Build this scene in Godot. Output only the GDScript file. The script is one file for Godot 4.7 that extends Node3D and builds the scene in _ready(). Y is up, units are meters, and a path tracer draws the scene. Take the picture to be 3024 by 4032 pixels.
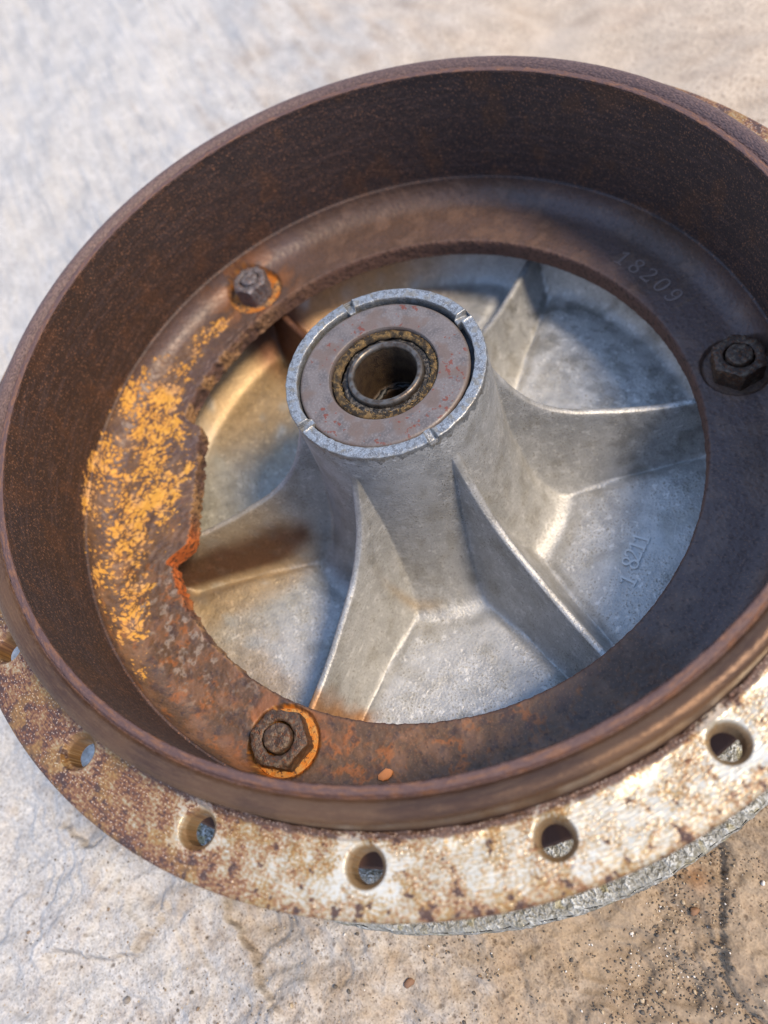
extends Node3D
# A rusty motorcycle wheel hub with its brake drum facing up, lying on riven sandstone paving.
# Hub units: 1.0 = radius of the drum's mouth = 0.1 m. h = height along the hub axis (0 = mouth edge), theta in degrees.
const S := 0.1
const GROUND_H := -0.82
const BOLTS := [[0.900, 102.7], [0.905, -16.8], [0.888, -138.0]]
const RIBS := [-138.0, -79.0, -19.0, 39.0, 101.0, 169.0]
const SPOKES := [-172.1, -154.0, -136.1, -117.4, -98.8, -80.1]

var n_big: FastNoiseLite
var n_mid: FastNoiseLite
var n_fine: FastNoiseLite
var n_cell: FastNoiseLite
var n_blob: FastNoiseLite
var n_warp: FastNoiseLite
var n_flake: FastNoiseLite
var rng := RandomNumberGenerator.new()

func _ready() -> void:
	set_camera()
	set_light()
	make_noises()
	build_ground()
	var hub := thing("wheel_hub", "rusty brake drum wheel hub with spoke flange and grey alloy centre boss", "wheel hub")
	build_drum(hub)
	build_flange(hub)
	build_shell(hub)
	build_boss(hub)
	build_nuts(hub)
	build_numbers(hub)
	build_small_things()

# ---------------------------------------------------------------- camera and light
func set_camera() -> void:
	var cam := Camera3D.new()
	cam.name = "camera"
	add_child(cam)
	var att := CameraAttributesPhysical.new()
	att.frustum_focal_length = 27.52
	att.frustum_focus_distance = 0.196
	att.exposure_aperture = 10.0
	att.frustum_near = 0.01
	att.frustum_far = 60.0
	cam.attributes = att
	cam.keep_aspect = Camera3D.KEEP_HEIGHT
	cam.fov = 64.9
	cam.near = 0.01
	cam.far = 60.0
	var b := Basis(Vector3(0.88139, -0.24060, 0.40653), Vector3(0.47239, 0.44891, -0.75850), Vector3(0.0, 0.86058, 0.50932))
	cam.transform = Transform3D(b.orthonormalized(), Vector3(-0.16694, 2.30669, 1.28757) * S)
	cam.current = true

func set_light() -> void:
	var env := Environment.new()
	env.background_mode = Environment.BG_SKY
	var sky := Sky.new()
	var sm := ProceduralSkyMaterial.new()
	sm.sky_top_color = Color(0.57, 0.70, 0.90)
	sm.sky_horizon_color = Color(0.92, 0.94, 0.97)
	sm.sky_curve = 0.2
	sm.ground_horizon_color = Color(0.62, 0.60, 0.56)
	sm.ground_bottom_color = Color(0.42, 0.39, 0.35)
	sm.sky_energy_multiplier = 1.0
	sky.sky_material = sm
	env.sky = sky
	env.tonemap_mode = Environment.TONE_MAPPER_LINEAR
	env.tonemap_exposure = 1.68
	env.sdfgi_enabled = true
	env.ssao_enabled = true
	env.ssil_enabled = true
	var we := WorldEnvironment.new()
	we.name = "daylight"
	we.environment = env
	add_child(we)
	var sun := DirectionalLight3D.new()
	sun.name = "sun"
	sun.light_color = Color(1.0, 0.92, 0.81)
	sun.light_energy = 0.9
	sun.light_angular_distance = 13.0
	sun.shadow_enabled = true
	add_child(sun)
	var az := deg_to_rad(-38.0)
	var el := deg_to_rad(56.0)
	var to_sun := Vector3(cos(el) * cos(az), sin(el), -cos(el) * sin(az))
	sun.look_at_from_position(to_sun * 5.0, Vector3.ZERO, Vector3.UP)

# ---------------------------------------------------------------- helpers
func noise_of(kind: int, seed_: int, freq: float, octaves: int) -> FastNoiseLite:
	var n := FastNoiseLite.new()
	n.noise_type = kind
	n.seed = seed_
	n.frequency = freq
	n.fractal_type = FastNoiseLite.FRACTAL_FBM if octaves > 1 else FastNoiseLite.FRACTAL_NONE
	n.fractal_octaves = octaves
	return n

func make_noises() -> void:
	rng.seed = 77
	n_big = noise_of(FastNoiseLite.TYPE_SIMPLEX_SMOOTH, 3, 1.6, 3)
	n_mid = noise_of(FastNoiseLite.TYPE_SIMPLEX, 11, 9.0, 3)
	n_fine = noise_of(FastNoiseLite.TYPE_SIMPLEX, 23, 55.0, 2)
	n_cell = noise_of(FastNoiseLite.TYPE_CELLULAR, 5, 34.0, 1)
	n_cell.cellular_return_type = FastNoiseLite.RETURN_DISTANCE
	n_flake = noise_of(FastNoiseLite.TYPE_CELLULAR, 19, 46.0, 1)
	n_flake.cellular_return_type = FastNoiseLite.RETURN_DISTANCE2_SUB
	n_blob = noise_of(FastNoiseLite.TYPE_SIMPLEX_SMOOTH, 41, 22.0, 3)
	n_warp = noise_of(FastNoiseLite.TYPE_SIMPLEX_SMOOTH, 57, 5.0, 2)

func pt(r: float, th: float, h: float) -> Vector3:
	var a := deg_to_rad(th)
	return Vector3(r * cos(a), h - GROUND_H, -r * sin(a)) * S

func adiff(a: float, b: float) -> float:
	return fposmod(a - b + 180.0, 360.0) - 180.0

func thing(called: String, label: String, category: String, group := "") -> Node3D:
	var o := Node3D.new()
	o.name = called
	add_child(o, true)
	o.set_meta("label", label)
	o.set_meta("category", category)
	if group != "":
		o.set_meta("group", group)
	return o

func put(parent: Node, called: String, mesh: Mesh, mat: Material) -> MeshInstance3D:
	var o := MeshInstance3D.new()
	o.name = called
	o.mesh = mesh
	if mat:
		o.material_override = mat
	parent.add_child(o, true)
	return o

# A grid of points: rows along a profile, columns around or across. Normals by central differences.
func grid_arrays(p: PackedVector3Array, nr: int, nc: int, wrap: bool, uv: PackedVector2Array, col: PackedColorArray, flip := false) -> Array:
	var nrm := PackedVector3Array()
	nrm.resize(p.size())
	for i in nr:
		var ia := maxi(i - 1, 0) * nc
		var ib := mini(i + 1, nr - 1) * nc
		for j in nc:
			var ja := j - 1
			var jb := j + 1
			if wrap:
				if ja < 0: ja = nc - 2
				if jb > nc - 1: jb = 1
			else:
				ja = maxi(ja, 0)
				jb = mini(jb, nc - 1)
			var n := (p[i * nc + jb] - p[i * nc + ja]).cross(p[ib + j] - p[ia + j])
			nrm[i * nc + j] = (-n if flip else n).normalized()
	var idx := PackedInt32Array()
	idx.resize((nr - 1) * (nc - 1) * 6)
	var k := 0
	for i in nr - 1:
		for j in nc - 1:
			var a := i * nc + j
			var b := a + 1
			var c := a + nc
			var d := c + 1
			if flip:
				idx[k] = a; idx[k + 1] = b; idx[k + 2] = c
				idx[k + 3] = b; idx[k + 4] = d; idx[k + 5] = c
			else:
				idx[k] = a; idx[k + 1] = c; idx[k + 2] = b
				idx[k + 3] = b; idx[k + 4] = c; idx[k + 5] = d
			k += 6
	var arr := []
	arr.resize(Mesh.ARRAY_MAX)
	arr[Mesh.ARRAY_VERTEX] = p
	arr[Mesh.ARRAY_NORMAL] = nrm
	arr[Mesh.ARRAY_INDEX] = idx
	if uv.size() == p.size():
		arr[Mesh.ARRAY_TEX_UV] = uv
	if col.size() == p.size():
		arr[Mesh.ARRAY_COLOR] = col
	return arr

func mesh_of(arrays: Array) -> ArrayMesh:
	var m := ArrayMesh.new()
	for a in arrays:
		m.add_surface_from_arrays(Mesh.PRIMITIVE_TRIANGLES, a)
	return m

# Lathe: profile points (r, h) ordered so that (tangent x profile direction) points outwards.
func lathe(profile: Array, cols := 96, rough := 0.0, offset := Vector2.ZERO, th0 := 0.0, th1 := 360.0) -> Array:
	var p := PackedVector3Array()
	var uv := PackedVector2Array()
	var lens := [0.0]
	for i in range(1, profile.size()):
		lens.append(lens[i - 1] + (profile[i] as Vector2).distance_to(profile[i - 1]))
	for i in profile.size():
		var q: Vector2 = profile[i]
		for j in cols + 1:
			var th := th0 + (th1 - th0) * j / cols
			var v := pt(q.x, th, q.y)
			if rough > 0.0:
				var w := v / S
				var d := n_fine.get_noise_3d(w.x * 0.5, w.y * 0.5, w.z * 0.5) * rough
				v += Vector3(cos(deg_to_rad(th)), 0.6, -sin(deg_to_rad(th))) * d * S
			v += Vector3(offset.x, 0, -offset.y) * S
			p.append(v)
			uv.append(Vector2((th - th0) / (th1 - th0), lens[i] / lens[-1]))
	return grid_arrays(p, profile.size(), cols + 1, absf(th1 - th0 - 360.0) < 0.01, uv, PackedColorArray())

# Points of a rounded path: every corner of the profile is doubled close to it so that edges stay crisp but bevelled.
func crisp(corners: Array, bevel: float, fine := 1) -> Array:
	var out := [corners[0]]
	for i in range(1, corners.size() - 1):
		var a: Vector2 = corners[i - 1]
		var b: Vector2 = corners[i]
		var c: Vector2 = corners[i + 1]
		var ba := (a - b).normalized() * minf(bevel, a.distance_to(b) * 0.4)
		var bc := (c - b).normalized() * minf(bevel, c.distance_to(b) * 0.4)
		out.append(b + ba * 1.6)
		out.append(b + ba)
		out.append(b + (ba + bc) * 0.3)
		out.append(b + bc)
		out.append(b + bc * 1.6)
	out.append(corners[-1])
	return out

# ---- baking: fn(x01, y01) -> [Color albedo, height, roughness, metal]
var bake_rows := []
var bake_aux := []
var bake_fn: Callable
var bake_w := 0
var bake_h := 0

func bake_row(y: int) -> void:
	var c := PackedByteArray()
	var a := PackedByteArray()
	c.resize(bake_w * 3)
	a.resize(bake_w * 3)
	for x in bake_w:
		var r: Array = bake_fn.call((x + 0.5) / bake_w, (y + 0.5) / bake_h)
		var k: Color = r[0]
		c[x * 3] = clampi(int(k.r * 255.0 + 0.5), 0, 255)
		c[x * 3 + 1] = clampi(int(k.g * 255.0 + 0.5), 0, 255)
		c[x * 3 + 2] = clampi(int(k.b * 255.0 + 0.5), 0, 255)
		a[x * 3] = clampi(int(r[1] * 255.0), 0, 255)
		a[x * 3 + 1] = clampi(int(r[2] * 255.0), 0, 255)
		a[x * 3 + 2] = clampi(int(r[3] * 255.0), 0, 255)
	bake_rows[y] = c
	bake_aux[y] = a

func bake(w: int, h: int, fn: Callable) -> Array:
	bake_w = w
	bake_h = h
	bake_fn = fn
	bake_rows = []
	bake_rows.resize(h)
	bake_aux = []
	bake_aux.resize(h)
	var id := WorkerThreadPool.add_group_task(bake_row, h, 4, true)
	WorkerThreadPool.wait_for_group_task_completion(id)
	var c := PackedByteArray()
	var a := PackedByteArray()
	for y in h:
		c.append_array(bake_rows[y])
		a.append_array(bake_aux[y])
	var ci := Image.create_from_data(w, h, false, Image.FORMAT_RGB8, c)
	var ai := Image.create_from_data(w, h, false, Image.FORMAT_RGB8, a)
	return [ImageTexture.create_from_image(ci), ImageTexture.create_from_image(ai)]

func baked_material(called: String, t: Array, relief_cm: float) -> StandardMaterial3D:
	var m := StandardMaterial3D.new()
	m.resource_name = called
	m.albedo_texture = t[0]
	m.roughness = 1.0
	m.roughness_texture = t[1]
	m.roughness_texture_channel = BaseMaterial3D.TEXTURE_CHANNEL_GREEN
	m.metallic = 1.0
	m.metallic_texture = t[1]
	m.metallic_texture_channel = BaseMaterial3D.TEXTURE_CHANNEL_BLUE
	m.heightmap_enabled = true
	m.heightmap_texture = t[1]
	m.heightmap_scale = relief_cm
	return m

func plain(called: String, c: Color, rough: float, metal := 0.0) -> StandardMaterial3D:
	var m := StandardMaterial3D.new()
	m.resource_name = called
	m.albedo_color = c
	m.roughness = rough
	m.metallic = metal
	return m

func sst(a: float, b: float, x: float) -> float:
	return smoothstep(a, b, x)

# A tileable grain (albedo around mid tone, relief in red, roughness in green, metal in blue), for triplanar use.
func grain_material(called: String, fn: Callable, size: int, metres: float, relief_cm: float, vcol := false, local := true) -> StandardMaterial3D:
	var m := baked_material(called, bake(size, size, fn), relief_cm)
	m.uv1_triplanar = true
	m.uv1_world_triplanar = not local
	m.uv1_scale = Vector3.ONE / metres
	m.vertex_color_use_as_albedo = vcol
	return m

func torus4(x: float, y: float, n: FastNoiseLite, k: float) -> float:
	# seamless noise over the unit square by cross-fading two shifted copies
	var wx := sst(0.8, 1.0, x)
	var wy := sst(0.8, 1.0, y)
	var a := lerpf(n.get_noise_2d(x * k, y * k), n.get_noise_2d((x - 1.0) * k, y * k), wx)
	if wy <= 0.0:
		return a
	var b := lerpf(n.get_noise_2d(x * k, (y - 1.0) * k), n.get_noise_2d((x - 1.0) * k, (y - 1.0) * k), wx)
	return lerpf(a, b, wy)

# ---------------------------------------------------------------- ground
func seg_near(p: Vector2, line: Array) -> Vector3:
	# (distance, side sign, share along) to a polyline
	var best := Vector3(9, 1, 0)
	for i in line.size() - 1:
		var a: Vector2 = line[i]
		var b: Vector2 = line[i + 1]
		var t := clampf((p - a).dot(b - a) / (b - a).length_squared(), 0.0, 1.0)
		var q := a + (b - a) * t
		var d := p.distance_to(q)
		if d < best.x:
			best = Vector3(d, signf((b - a).cross(p - a)), (i + t) / (line.size() - 1))
	return best

const LEDGE_A := [Vector2(-1.03, -0.69), Vector2(-1.086, -0.772), Vector2(-1.092, -0.827), Vector2(-1.07, -0.892), Vector2(-1.05, -0.973), Vector2(-1.057, -1.041), Vector2(-1.02, -1.12)]
const LEDGE_B := [Vector2(-1.24, -0.70), Vector2(-1.283, -0.744), Vector2(-1.383, -0.786), Vector2(-1.44, -0.778), Vector2(-1.491, -0.752), Vector2(-1.567, -0.696), Vector2(-1.657, -0.659)]
const LEDGE_C := [Vector2(0.20, -1.16), Vector2(0.182, -1.242), Vector2(0.153, -1.31), Vector2(0.103, -1.376), Vector2(0.051, -1.428), Vector2(0.025, -1.499), Vector2(0.042, -1.577), Vector2(0.09, -1.68)]
const LEDGE_D := [Vector2(0.06, -1.15), Vector2(0.045, -1.211), Vector2(-0.028, -1.281), Vector2(-0.06, -1.33), Vector2(-0.158, -1.343), Vector2(-0.20, -1.40), Vector2(-0.24, -1.433), Vector2(-0.30, -1.56)]
const LEDGE_E := [Vector2(-1.50, -0.34), Vector2(-1.464, -0.383), Vector2(-1.44, -0.43), Vector2(-1.406, -0.469), Vector2(-1.36, -0.46), Vector2(-1.30, -0.44)]

func ledge(p: Vector2, line: Array, step: float, crack: float) -> float:
	var w := p + Vector2(n_mid.get_noise_2d(p.x * 1.4, p.y * 1.4), n_mid.get_noise_2d(p.x * 1.4 + 40.0, p.y * 1.4)) * 0.018
	var q := seg_near(w, line)
	if q.x > 0.3:
		return 0.0
	var ends := sst(0.0, 0.12, q.z) * sst(1.0, 0.88, q.z)
	var hgt := step * q.y * sst(0.0, 0.006, q.x) * (1.0 - sst(0.02, 0.22, q.x))
	return (hgt - crack * exp(-pow(q.x / 0.0055, 2.0))) * ends

func gutter(p: Vector2) -> float:
	# the gritty hollow between the two right-hand ledges
	var c := seg_near(p, LEDGE_C)
	var d := seg_near(p, LEDGE_D)
	var inside := 1.0 if (c.y < 0.0 and d.y > 0.0) else 0.0
	var near := maxf(exp(-pow(c.x / 0.025, 2.0)) * (0.5 if c.y > 0.0 else 1.0), exp(-pow(d.x / 0.03, 2.0)) * 0.8)
	return clampf(maxf(inside * (0.35 + 0.65 * sst(-0.15, 0.25, n_mid.get_noise_2d(p.x * 0.8, p.y * 0.8))), near * 0.9), 0.0, 1.0) * (1.0 if p.y < -1.0 else 0.0)

func ground_height(p: Vector2) -> float:
	var a := n_big.get_noise_2d(p.x * 0.55, p.y * 0.55)
	var b := n_warp.get_noise_2d(p.x * 0.7 + 9.0, p.y * 0.7)
	# riven layers: a noise cut into terraces with soft treads
	var t := (a + b * 0.35) * 5.0
	var f := t - floorf(t)
	var terrace := (floorf(t) + sst(0.78, 0.98, f)) / 5.0
	var h := a * 0.03 + terrace * 0.042
	h += n_mid.get_noise_2d(p.x * 0.55, p.y * 1.1) * 0.010
	h += n_mid.get_noise_2d(p.x * 2.4, p.y * 2.4 + 7.0) * 0.0022
	if p.y < -0.2 and p.x < 0.6 and p.x > -2.2 and p.y > -2.0:
		h += ledge(p, LEDGE_A, -0.012, 0.012)
		h += ledge(p, LEDGE_B, -0.014, 0.010)
		h += ledge(p, LEDGE_C, 0.008, 0.004)
		h += ledge(p, LEDGE_D, -0.004, 0.003)
		h += ledge(p, LEDGE_E, -0.012, 0.008)
		h -= gutter(p) * 0.008
	# flat enough under the hub for it to sit
	var under := 1.0 - sst(0.35, 1.0, p.length())
	return lerpf(h, 0.0, under) - 0.03 * (1.0 - under)

func build_ground() -> void:
	var xs := []
	var ys := []
	var x := -40.0
	while x < 40.0:
		xs.append(x)
		var d := maxf(0.0, maxf(-1.75 - x, x - 0.22))
		x += 0.0068 + d * 0.05
	var y := -40.0
	while y < 40.0:
		ys.append(y)
		var d2 := maxf(0.0, maxf(-1.62 - y, y + 0.40))
		y += 0.0068 + d2 * 0.035
	var p := PackedVector3Array()
	var col := PackedColorArray()
	for yy in ys:
		for xx in xs:
			var q := Vector2(xx, yy)
			p.append(Vector3(xx, ground_height(q), -yy) * S)
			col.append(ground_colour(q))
	# columns run +x, rows run +y (that is -z): x cross y = up
	var arr := grid_arrays(p, ys.size(), xs.size(), false, PackedVector2Array(), col)
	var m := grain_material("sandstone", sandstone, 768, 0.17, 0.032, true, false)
	var g := put(self, "ground", mesh_of([arr]), m)
	g.set_meta("kind", "structure")
	g.set_meta("label", "riven sandstone paving slab, pale grey turning buff, with cracks and ledges")
	g.set_meta("category", "paving")

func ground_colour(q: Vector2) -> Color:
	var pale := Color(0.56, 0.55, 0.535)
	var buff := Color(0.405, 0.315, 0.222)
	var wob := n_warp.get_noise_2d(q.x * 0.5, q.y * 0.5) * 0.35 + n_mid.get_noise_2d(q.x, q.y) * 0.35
	# warm light from the right painted into the stone as buff, beyond a sloping line
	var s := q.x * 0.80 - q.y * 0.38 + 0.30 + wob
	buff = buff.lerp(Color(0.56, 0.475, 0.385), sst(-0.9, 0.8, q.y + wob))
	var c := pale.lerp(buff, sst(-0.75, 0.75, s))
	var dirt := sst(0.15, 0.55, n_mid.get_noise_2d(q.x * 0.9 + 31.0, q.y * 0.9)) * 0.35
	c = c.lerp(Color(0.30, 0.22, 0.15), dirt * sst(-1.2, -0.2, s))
	if q.y < -0.9 and q.y > -2.0 and absf(q.x) < 1.0:
		var gt := gutter(q)
		c = c.lerp(Color(0.20, 0.145, 0.095), gt * 0.45 * sst(-0.25, 0.30, n_blob.get_noise_2d(q.x * 1.2, q.y * 1.2)))
		c = c.lerp(Color(0.36, 0.18, 0.08), 0.7 * exp(-pow(q.distance_to(Vector2(0.09, -1.275)) / 0.03, 2.0)))
	if q.x < -0.9 and q.y < -0.3:
		for line in [LEDGE_A, LEDGE_B, LEDGE_E]:
			var w := q + Vector2(n_mid.get_noise_2d(q.x * 1.4, q.y * 1.4), n_mid.get_noise_2d(q.x * 1.4 + 40.0, q.y * 1.4)) * 0.018
			var e := seg_near(w, line)
			c = c.lerp(Color(0.20, 0.15, 0.11), 0.45 * exp(-pow(e.x / 0.0055, 2.0)) * sst(0.0, 0.15, e.z) * sst(1.0, 0.85, e.z))
	return c

func sandstone(x: float, y: float) -> Array:
	var a := torus4(x, y, n_mid, 0.9)
	var f := torus4(x, y, n_fine, 1.3)
	var g := torus4(x, y, n_fine, 3.4)
	var cell := torus4(x, y, n_cell, 0.9)
	var v := 0.88 + a * 0.07 + f * 0.10 + g * 0.10
	var c := Color(v, v * 0.985, v * 0.965)
	var pit := sst(-0.86, -0.96, cell) * sst(0.15, 0.35, a)
	c = c.lerp(Color(0.36, 0.30, 0.25), pit * 0.7)
	c = c.lerp(Color(0.42, 0.36, 0.30), sst(0.50, 0.70, torus4(x, y, n_fine, 2.3)) * 0.6)
	var light := sst(0.55, 0.75, g) * 0.5
	c = c.lerp(Color(1, 0.99, 0.97), light)
	return [c, clampf(0.5 + a * 0.35 + f * 0.40 + g * 0.25 - pit * 0.3, 0, 1), 0.86 + f * 0.08, 0.0]

# ---------------------------------------------------------------- the brake drum
const WALL_H := 0.372
const FILLET_R := 0.072
const FLOOR_H := -0.448
const HOLE_R := 0.788

func hole_r(th: float) -> float:
	var d := adiff(th, 156.0)
	var tab := 0.685 / cos(deg_to_rad(clampf(d, -20.0, 20.0)))
	var k := sst(-18.0, -15.0, d) * sst(19.5, 17.5, d)
	var nibble := n_mid.get_noise_2d(th * 0.045, 3.0) * 0.010 * (0.12 + 0.88 * sst(60.0, 20.0, absf(d)))
	return lerpf(HOLE_R, tab, k) + nibble

# arc-length landmarks of the inner profile
const A_WALL := 0.372
const A_LEDGE := 0.380
const A_FILLET := 0.493
const A_FLOOR := 0.632
const A_EDGE := 0.70

func drum_in(th: float, arc: float) -> Vector2:
	if arc <= A_WALL:
		return Vector2(1.0 + 0.002 * sst(0.0, 0.02, arc), -arc)
	if arc <= A_LEDGE:
		var t := (arc - A_WALL) / (A_LEDGE - A_WALL)
		return Vector2(1.002 - 0.007 * t, -A_WALL - 0.003 * t)
	if arc <= A_FILLET:
		var t := (arc - A_LEDGE) / (A_FILLET - A_LEDGE) * PI * 0.5
		return Vector2(0.995 - FILLET_R * (1.0 - cos(t)), -0.375 - 0.073 * sin(t))
	var hr := hole_r(th)
	if arc <= A_FLOOR:
		var t := (arc - A_FILLET) / (A_FLOOR - A_FILLET)
		return Vector2(lerpf(0.923, hr + 0.006, t), FLOOR_H)
	var t2 := (arc - A_FLOOR) / (A_EDGE - A_FLOOR)
	var round_ := sin(minf(t2 * 6.0, 1.0) * PI * 0.5)
	return Vector2(hr + 0.006 - 0.006 * round_, FLOOR_H - 0.006 * (1.0 - cos(minf(t2 * 6.0, 1.0) * PI * 0.5)) - 0.058 * maxf(0.0, t2 - 0.08))

func bolt_near(x: float, y: float) -> Vector2:
	var best := Vector2(9, 0)
	for i in 3:
		var a := deg_to_rad(BOLTS[i][1])
		var d := Vector2(x - BOLTS[i][0] * cos(a), y - BOLTS[i][0] * sin(a)).length()
		if d < best.x:
			best = Vector2(d, i)
	return best

const OCHRE := [[98, 0.52, 0.545], [112, 0.50, 0.565], [124, 0.455, 0.58], [130, 0.40, 0.595], [140, 0.355, 0.615], [150, 0.36, 0.625], [157, 0.335, 0.625], [166, 0.365, 0.615], [176, 0.385, 0.575], [184, 0.40, 0.535], [192, 0.395, 0.475], [200, 0.385, 0.43], [212, 0.39, 0.405]]

func yellow_at(th: float, arc: float) -> float:
	# where the ochre crust lies on the fillet and floor (0..1)
	var t := fposmod(th, 360.0)
	if t < 98.0 or t > 212.0:
		return 0.0
	var k := 0
	while k < OCHRE.size() - 2 and t > OCHRE[k + 1][0]:
		k += 1
	var f: float = (t - OCHRE[k][0]) / (OCHRE[k + 1][0] - OCHRE[k][0])
	var w := n_mid.get_noise_2d(t * 0.035, arc * 2.0) * 0.035
	var lo: float = lerpf(OCHRE[k][1], OCHRE[k + 1][1], f) + w * 0.7
	var hi: float = lerpf(OCHRE[k][2], OCHRE[k + 1][2], f) + w
	var ends := sst(98.0, 116.0, t) * sst(212.0, 172.0, t)
	return sst(lo - 0.012, lo + 0.02, arc) * sst(hi + 0.02, hi - 0.035, arc) * lerpf(0.35, 1.0, ends)

func build_drum(hub: Node3D) -> void:
	var arcs := []
	for i in 34: arcs.append(A_WALL * i / 33.0)
	for i in range(1, 4): arcs.append(lerpf(A_WALL, A_LEDGE, i / 3.0))
	for i in range(1, 15): arcs.append(lerpf(A_LEDGE, A_FILLET, i / 14.0))
	for i in range(1, 33): arcs.append(lerpf(A_FILLET, A_FLOOR, i / 32.0))
	for i in range(1, 13): arcs.append(lerpf(A_FLOOR, A_EDGE, i / 12.0))
	var surfaces := []
	var mats := []
	for half in 2:
		var cols := 560
		var p := PackedVector3Array()
		var uv := PackedVector2Array()
		for arc in arcs:
			for j in cols + 1:
				var th := -180.0 + half * 180.0 + 180.0 * j / cols
				var q := drum_in(th, arc)
				var x := q.x * cos(deg_to_rad(th))
				var y := q.x * sin(deg_to_rad(th))
				if arc > A_LEDGE and arc <= A_FLOOR:
					var bd := bolt_near(x, y)
					# spot-faced seat sunk into the floor, cutting the fillet
					if bd.x < 0.11:
						var seat := FLOOR_H - 0.016
						q.y = lerpf(seat, q.y, sst(0.088, 0.096, bd.x))
					q.y += yellow_at(th, arc) * sst(-0.1, 0.3, n_blob.get_noise_3d(x, y, q.y)) * 0.004
				var rough := 0.0012
				if arc > A_FLOOR - 0.02: rough = 0.006 if th > 105.0 or th < -150.0 else 0.0015
				if th < -100.0 and arc > A_FILLET: rough = 0.003
				var d := n_blob.get_noise_3d(x * 1.6, y * 1.6, q.y * 1.6) * rough
				if arc > A_FLOOR - 0.02:
					d += n_mid.get_noise_3d(x, y, q.y) * 0.006 * (1.0 if th > 105.0 or th < -150.0 else 0.15)
				p.append(pt(q.x - d, th, q.y + d * 0.6))
				uv.append(Vector2(j / float(cols), arc / A_EDGE))
		surfaces.append(grid_arrays(p, arcs.size(), cols + 1, false, uv, PackedColorArray()))
		var from := -180.0 + half * 180.0
		mats.append(baked_material("rusty_drum", bake(1664, 352, func(u, v): return drum_paint(from + u * 180.0, v * A_EDGE)), 0.035))
	var me := mesh_of(surfaces)
	for i in 2:
		me.surface_set_material(i, mats[i])
	var drum := put(hub, "brake_drum", me, null)
	drum.set_meta("label", "deep rusty drum with ochre crust on one side of its floor")
	# outside of the drum: under the floor, up the wall, the rolled bead, the corroded ledge at the mouth
	var prof := [Vector2(0.79, -0.506), Vector2(0.9, -0.510), Vector2(1.03, -0.510), Vector2(1.055, -0.49), Vector2(1.062, -0.41), Vector2(1.066, -0.375), Vector2(1.112, -0.365), Vector2(1.118, -0.355), Vector2(1.116, -0.335), Vector2(1.096, -0.325), Vector2(1.094, -0.305), Vector2(1.122, -0.292), Vector2(1.126, -0.28), Vector2(1.120, -0.268), Vector2(1.072, -0.255), Vector2(1.067, -0.235), Vector2(1.066, -0.14), Vector2(1.067, -0.10), Vector2(1.068, -0.06)]
	for i in range(0, 13):
		var t := i / 12.0 * PI * 0.55
		prof.append(Vector2(1.049 + 0.0205 * cos(t), -0.016 + 0.022 * sin(t)))
	prof.append_array([Vector2(1.037, 0.003), Vector2(1.030, -0.003), Vector2(1.0245, -0.0085), Vector2(1.022, -0.009), Vector2(1.0205, -0.006), Vector2(1.019, -0.001), Vector2(1.016, 0.0005), Vector2(1.010, 0.001), Vector2(1.004, 0.0005), Vector2(1.0012, -0.0005), Vector2(1.0, -0.004)])
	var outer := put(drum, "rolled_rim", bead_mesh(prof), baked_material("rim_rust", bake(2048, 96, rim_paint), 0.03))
	outer.set_meta("label", "smooth brown bead round the mouth of the drum")

func bead_mesh(prof: Array) -> ArrayMesh:
	var p := PackedVector3Array()
	var uv := PackedVector2Array()
	var cols := 720
	for i in prof.size():
		var q: Vector2 = prof[i]
		for j in cols + 1:
			var th := -180.0 + 360.0 * j / cols
			var a := deg_to_rad(th)
			var edge := sst(1.026, 1.020, q.x) * sst(-0.05, -0.02, q.y)
			var d := n_blob.get_noise_3d(cos(a) * 2.0, sin(a) * 2.0, q.x * 12.0) * lerpf(0.0008, 0.0035, edge)
			p.append(pt(q.x, th, q.y + d))
			var v := 0.0
			if q.y > -0.13:
				v = clampf((1.10 - q.x) / 0.10, 0.0, 1.0) if q.y > -0.03 else 0.31 * (q.y + 0.13) / 0.10
			uv.append(Vector2(j / float(cols), v))
	return mesh_of([grid_arrays(p, prof.size(), cols + 1, true, uv, PackedColorArray())])

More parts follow.
